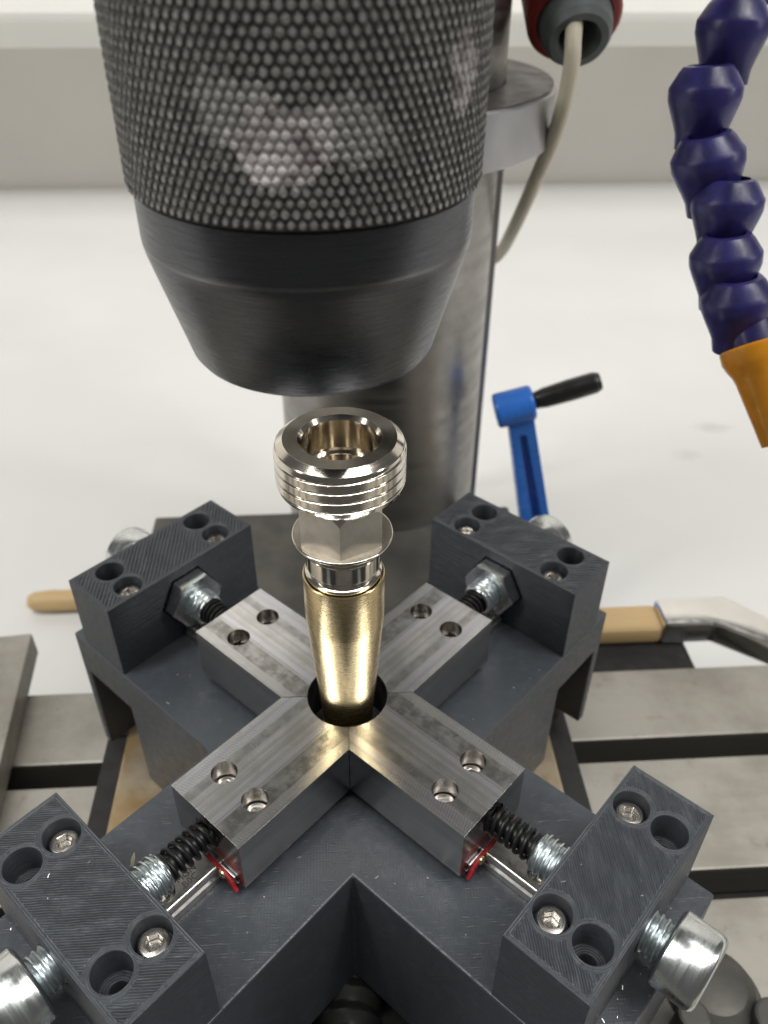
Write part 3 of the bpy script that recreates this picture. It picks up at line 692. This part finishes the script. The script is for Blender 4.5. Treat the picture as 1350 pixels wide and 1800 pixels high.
# ------------------------------------------------------------------ coolant hose (ball-jointed segments)
seg = [(93.9, 99, 112.6, 14), (87., 90., 100.4, 8), (86.9, 80.5, 88., 26), (91.3, 74, 80, 8), (90.4, 66.4, 70, 14), (92.7, 60.2, 62.2, 17)]
hs = thing('coolant_hose', 'dark blue segmented coolant hose with orange nozzle hanging at the right', 'hose', (96, 52, 53))
def orient(p, alpha, nxt):
    ax = (Vector(p)-Vector(nxt)).normalized()*.55 + Vector((0, 0, 1))*.45
    q = Matrix.Rotation(-radians(alpha)*.75, 3, fw)
    ax = (q @ Vector((0, 0, 1)))*.6 + ax*.4; ax.normalize()
    return ax.to_track_quat('Z', 'Y').to_matrix().to_4x4()
sprof = [(4.4, 4.7), (5.5, 4.4), (6.4, 3.3), (7.7, 1.1), (8.2, .3), (8.3, -.2), (8.25, -2.4), (7.7, -4.2), (6.5, -7.6), (5.8, -9.8), (5.6, -13), (4.4, -13)]
allp = [Vector(s_[:3]) for s_ in seg]+[Vector((96.4, 54.5, 54.5))]
hp = [Vector((100, 112, 127)), Vector((104, 122, 140)), Vector((107, 132, 153))]
smesh = None
for i, p in enumerate(hp[::-1]+allp[:-1]):
    idx = i-3; nxt = allp[idx+1] if idx >= 0 else (hp[::-1]+allp)[i+1]
    al = seg[idx][3] if idx >= 0 else 20
    if smesh is None:
        o = obj('hose_segment', lathe(sprof, 48, closed=True), m_hose, hs, ang=30); smesh = o.data
    else:
        o = bpy.data.objects.new('hose_segment', smesh); COL.objects.link(o); o.parent = hs
    M = orient(p, al, nxt); M.translation = (p-Vector((96, 52, 53)))*MM
    o.matrix_basis = M @ Matrix.Scale(1. if idx < 3 else .97, 4)
nz = lathe([(5.6, 1.0), (7.5, 1.3), (8.0, .8), (8.0, -1.6), (7.4, -3.4), (6.6, -5.0), (6.2, -6.5), (4.4, -22.5), (3.2, -22.5), (5, -2)], 48, closed=True)
o = obj('nozzle', nz, m_orange, hs)
axn = (Vector((96.6, 53.5, 52.5))-Vector((102.6, 38, 33))).normalized()
M = axn.to_track_quat('Z', 'Y').to_matrix().to_4x4(); M.translation = (Vector((97.2, 53.5, 52.0))-Vector((96, 52, 53)))*MM; o.matrix_basis = M
bp_ = lathe([(3.2, 12), (4.3, 10), (5.2, 6), (4.9, 0), (3.2, 0)], 32, closed=True)
o = obj('nozzle_ball', bp_, m_hose, hs); o.matrix_basis = M

# ------------------------------------------------------------------ chips and swarf
chp = bmesh.new()
for p0, p1, w in (((0, 0, 0), (2.6, -2.9, 3.2), .55),):
    pass
vs = [(0, 0, 0), (.7, .15, 0), (1.05, .2, 2.3), (1.0, .05, 3.9), (.75, 0, 3.3), (.35, 0, 2.2)]
f0 = [chp.verts.new(v) for v in vs]; f1 = [chp.verts.new((v[0], v[1]+.12, v[2])) for v in vs]
chp.faces.new(f0); chp.faces.new(f1[::-1])
for i in range(6): chp.faces.new((f0[i], f1[i], f1[(i+1) % 6], f0[(i+1) % 6]))
bmesh.ops.recalc_face_normals(chp, faces=chp.faces[:])
aA = ARM['A']; q = Vector((cos(aA)*51.6-sin(aA)*-8.2, sin(aA)*51.6+cos(aA)*-8.2, -10.6))
o = obj('metal_chip', chp, m_chip, loc=q); o.rotation_euler = (radians(-8), radians(6), radians(6))
tag(o, 'pale brass sliver stuck beside the stud at the lower left block', 'metal chip')
sw = bmesh.new()
def flake(r, t, z, k):
    a = ARM[k]; p = Vector((cos(a)*r-sin(a)*t, sin(a)*r+cos(a)*t, z)); an = random.uniform(0, pi); L = random.choice((.12, .18, .25, .5)); w = random.uniform(.05, .10)
    d = Vector((cos(an), sin(an), random.uniform(0, .3))); s = Vector((-sin(an), cos(an), 0))
    v = [sw.verts.new(p+d*x+s*y+Vector((0, 0, zz))) for zz in (.01, .06) for x, y in ((-L, -w), (L, -w*.5), (L*.8, w), (-L*.7, w*.8))]
    for f in ((0, 3, 2, 1), (4, 5, 6, 7), (0, 1, 5, 4), (1, 2, 6, 5), (2, 3, 7, 6), (3, 0, 4, 7)): sw.faces.new([v[i] for i in f])
for _ in range(34): flake(random.uniform(71.8, 76.4), random.uniform(-20, 20), Z0, random.choice('BBBAA'))
for _ in range(24): flake(random.uniform(24, 53), random.choice((-1, 1))*random.uniform(11, 21), Z0, random.choice('ABABCD'))
for _ in range(6): flake(bc+random.uniform(-7.5, 7.5), random.uniform(-9, 9), bt, random.choice('AB'))
o = obj('swarf', sw, m_flake); o['kind'] = 'stuff'; o['label'] = 'tiny bright metal flakes scattered over the printed fixture'; o['category'] = 'swarf'
